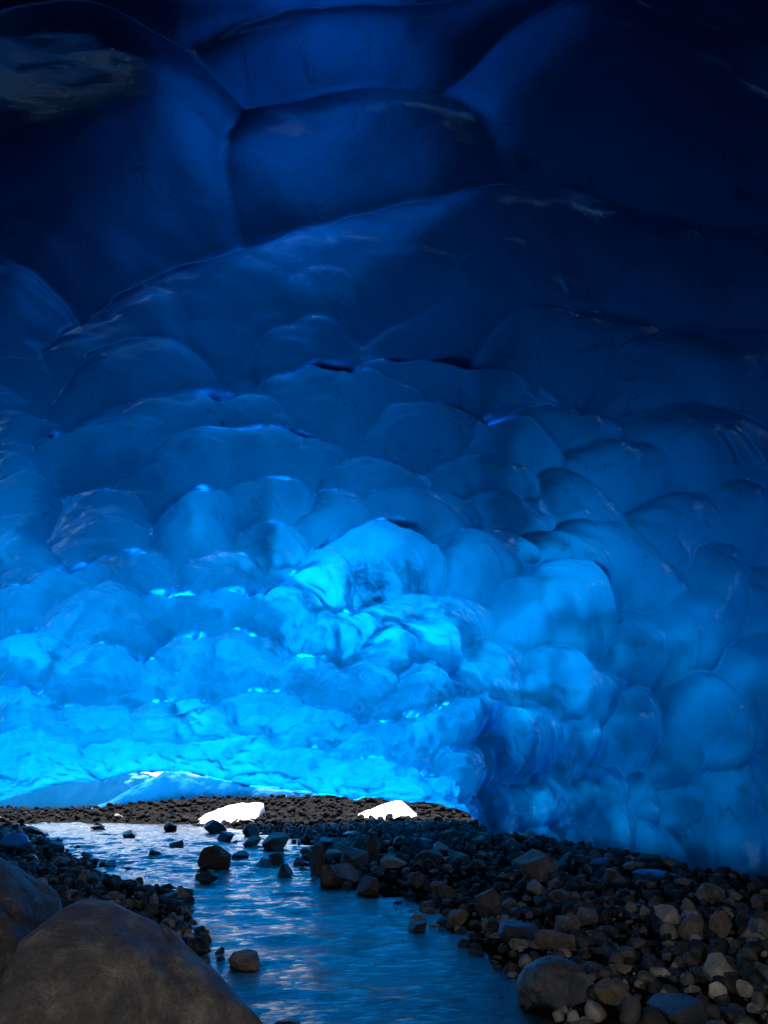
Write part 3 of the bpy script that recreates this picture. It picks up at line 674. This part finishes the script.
def gravel_mat(name, cols, rough=0.65, spec=0.4):
    m, t = new_mat(name); out = N(t, 'ShaderNodeOutputMaterial'); p = N(t, 'ShaderNodeBsdfPrincipled')
    ge = N(t, 'ShaderNodeNewGeometry'); cr = N(t, 'ShaderNodeValToRGB'); e = cr.color_ramp.elements; cr.color_ramp.interpolation = 'CONSTANT'
    e[0].position = 0; e[0].color = (*cols[0], 1); e[1].position = 1 / len(cols); e[1].color = (*cols[1], 1)
    for k in range(2, len(cols)): q_ = e.new(k / len(cols)); q_.color = (*cols[k], 1)
    L(t, ge, 'Random Per Island', cr, 0)
    tc = N(t, 'ShaderNodeTexCoord'); n = N(t, 'ShaderNodeTexNoise', i_Scale=9.0, i_Detail=6.0, i_Roughness=0.7); L(t, tc, 'Object', n, 'Vector')
    mr = N(t, 'ShaderNodeMapRange'); mr.inputs['To Min'].default_value = 0.2; mr.inputs['To Max'].default_value = 1.1; L(t, n, 'Fac', mr, 'Value')
    hs = N(t, 'ShaderNodeHueSaturation'); L(t, mr, 0, hs, 'Value'); L(t, cr, 0, hs, 'Color'); L(t, hs, 0, p, 'Base Color')
    p.inputs['Roughness'].default_value = rough; p.inputs['Specular IOR Level'].default_value = spec
    bp = N(t, 'ShaderNodeBump'); bp.inputs['Strength'].default_value = 0.6; bp.inputs['Distance'].default_value = 0.03; L(t, n, 'Fac', bp, 'Height'); L(t, bp, 0, p, 'Normal')
    L(t, p, 0, out, 'Surface'); return m
MG = gravel_mat('gravel_stone', [(0.03, 0.029, 0.028), (0.05, 0.045, 0.038), (0.12, 0.10, 0.075), (0.035, 0.032, 0.03), (0.34, 0.29, 0.22), (0.10, 0.08, 0.06), (0.02, 0.02, 0.02), (0.015, 0.015, 0.016), (0.06, 0.055, 0.05)])
gravel('gravel', 32000, MG, 3, 0.02, 0.16, (0, 29))
MG2 = gravel_mat('shaded_wet_gravel_stone', [(0.008, 0.010, 0.013), (0.012, 0.014, 0.018), (0.02, 0.021, 0.023), (0.010, 0.012, 0.015)], 0.95, 0.05)  # wet gravel, colours darkened further to stand for shade on the far bank
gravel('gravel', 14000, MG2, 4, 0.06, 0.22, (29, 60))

# ---------------------------------------------------------------- snow slabs at the mouth
def snow_block(px0, px1, foot, prof, depth, seed, label, y0=None):
    """prof: (fraction across, height in pixels)"""
    cx = (px0 + px1) / 2; q = gpos(cx, foot); dist = (q - EYE) @ F; wd = (px1 - px0) / FPX * dist
    n = 70; m_ = 40; us = np.linspace(0, 1, n); vs = np.linspace(0, 1, m_)
    hs = np.interp(us, [a for a, b in prof], [b for a, b in prof]) / FPX * dist
    X = -wd / 2 + wd * us[:, None] + 0 * vs[None, :]; Yv = -depth / 2 + depth * vs[None, :] + 0 * X
    e = np.clip(vs / 0.55, 0, 1) * np.clip((1 - vs) / 0.2, 0, 1); e = np.clip(e, 0, 1) ** 0.8
    Z = -0.25 + (hs[:, None] + 0.25) * e[None, :]
    Pq = np.stack([X, Yv, Z], -1); nz = fbm(Pq * 1.3 + seed, 4); Pq[..., 2] += 0.12 * nz * e[None, :]; Pq[..., 1] += 0.25 * nz; 
    o = mesh_obj('snow_block', Pq.reshape(-1, 3), grid_faces(n, m_), M_SNOW)
    b = bmesh.new(); b.from_mesh(o.data); bmesh.ops.holes_fill(b, edges=[e_ for e_ in b.edges if e_.is_boundary], sides=0); bmesh.ops.recalc_face_normals(b, faces=b.faces); b.to_mesh(o.data); b.free()
    o.location = (q[0], q[1] + depth / 2, q[2]); tag(o, label, 'snow block'); return o
snow_block(189, 255, 824, [(0, 3), (.1, 8), (.3, 13), (.45, 16), (.6, 18), (.9, 18), (.97, 17), (1, 10)], 3.0, 2.0, 'white snow slab with a steep right side on the far shore')
snow_block(340, 422, 821, [(0, 1), (.2, 4), (.4, 10), (.65, 16), (.75, 18), (.9, 9), (1, 2)], 3.0, 6.0, 'low white snow heap with a pointed top beside the cave mouth corner')

# ---------------------------------------------------------------- fallen ice
def ice_chunk(x, y, wpx, hpx, k, label):
    q = gpos(x, y); dist = (q - EYE) @ F; wd = wpx / FPX * dist; hh = hpx / FPX * dist
    o = mesh_obj('ice_chunk', VAR[k], ICO[4][1], M_CHUNK); h = VAR[k][:, 2].max() - VAR[k][:, 2].min()
    o.scale = (wd, wd * .8, hh / h); o.location = (q[0], q[1] + wd * .4, q[2] + hh * .35); o.rotation_euler = (0, 0, k * 1.3); tag(o, label, 'ice chunk', 'fallen ice chunks')
M_CHUNK = ice_material('chunk_ice', body=(0.08, 0.40, 0.75), trans=(0.15, 0.65, 0.95), density=0.9, tmix=0.5, stain=False, rough=0.15, gloss=1.0)
ice_chunk(8, 850, 30, 18, 3, 'pale blue ice lump on the stones at the far left shore')
ice_chunk(604, 866, 26, 8, 5, 'low blue ice shard at the foot of the ice wall, left one of two')
ice_chunk(662, 880, 40, 9, 8, 'long flat blue ice shard at the foot of the ice wall, right one of two')
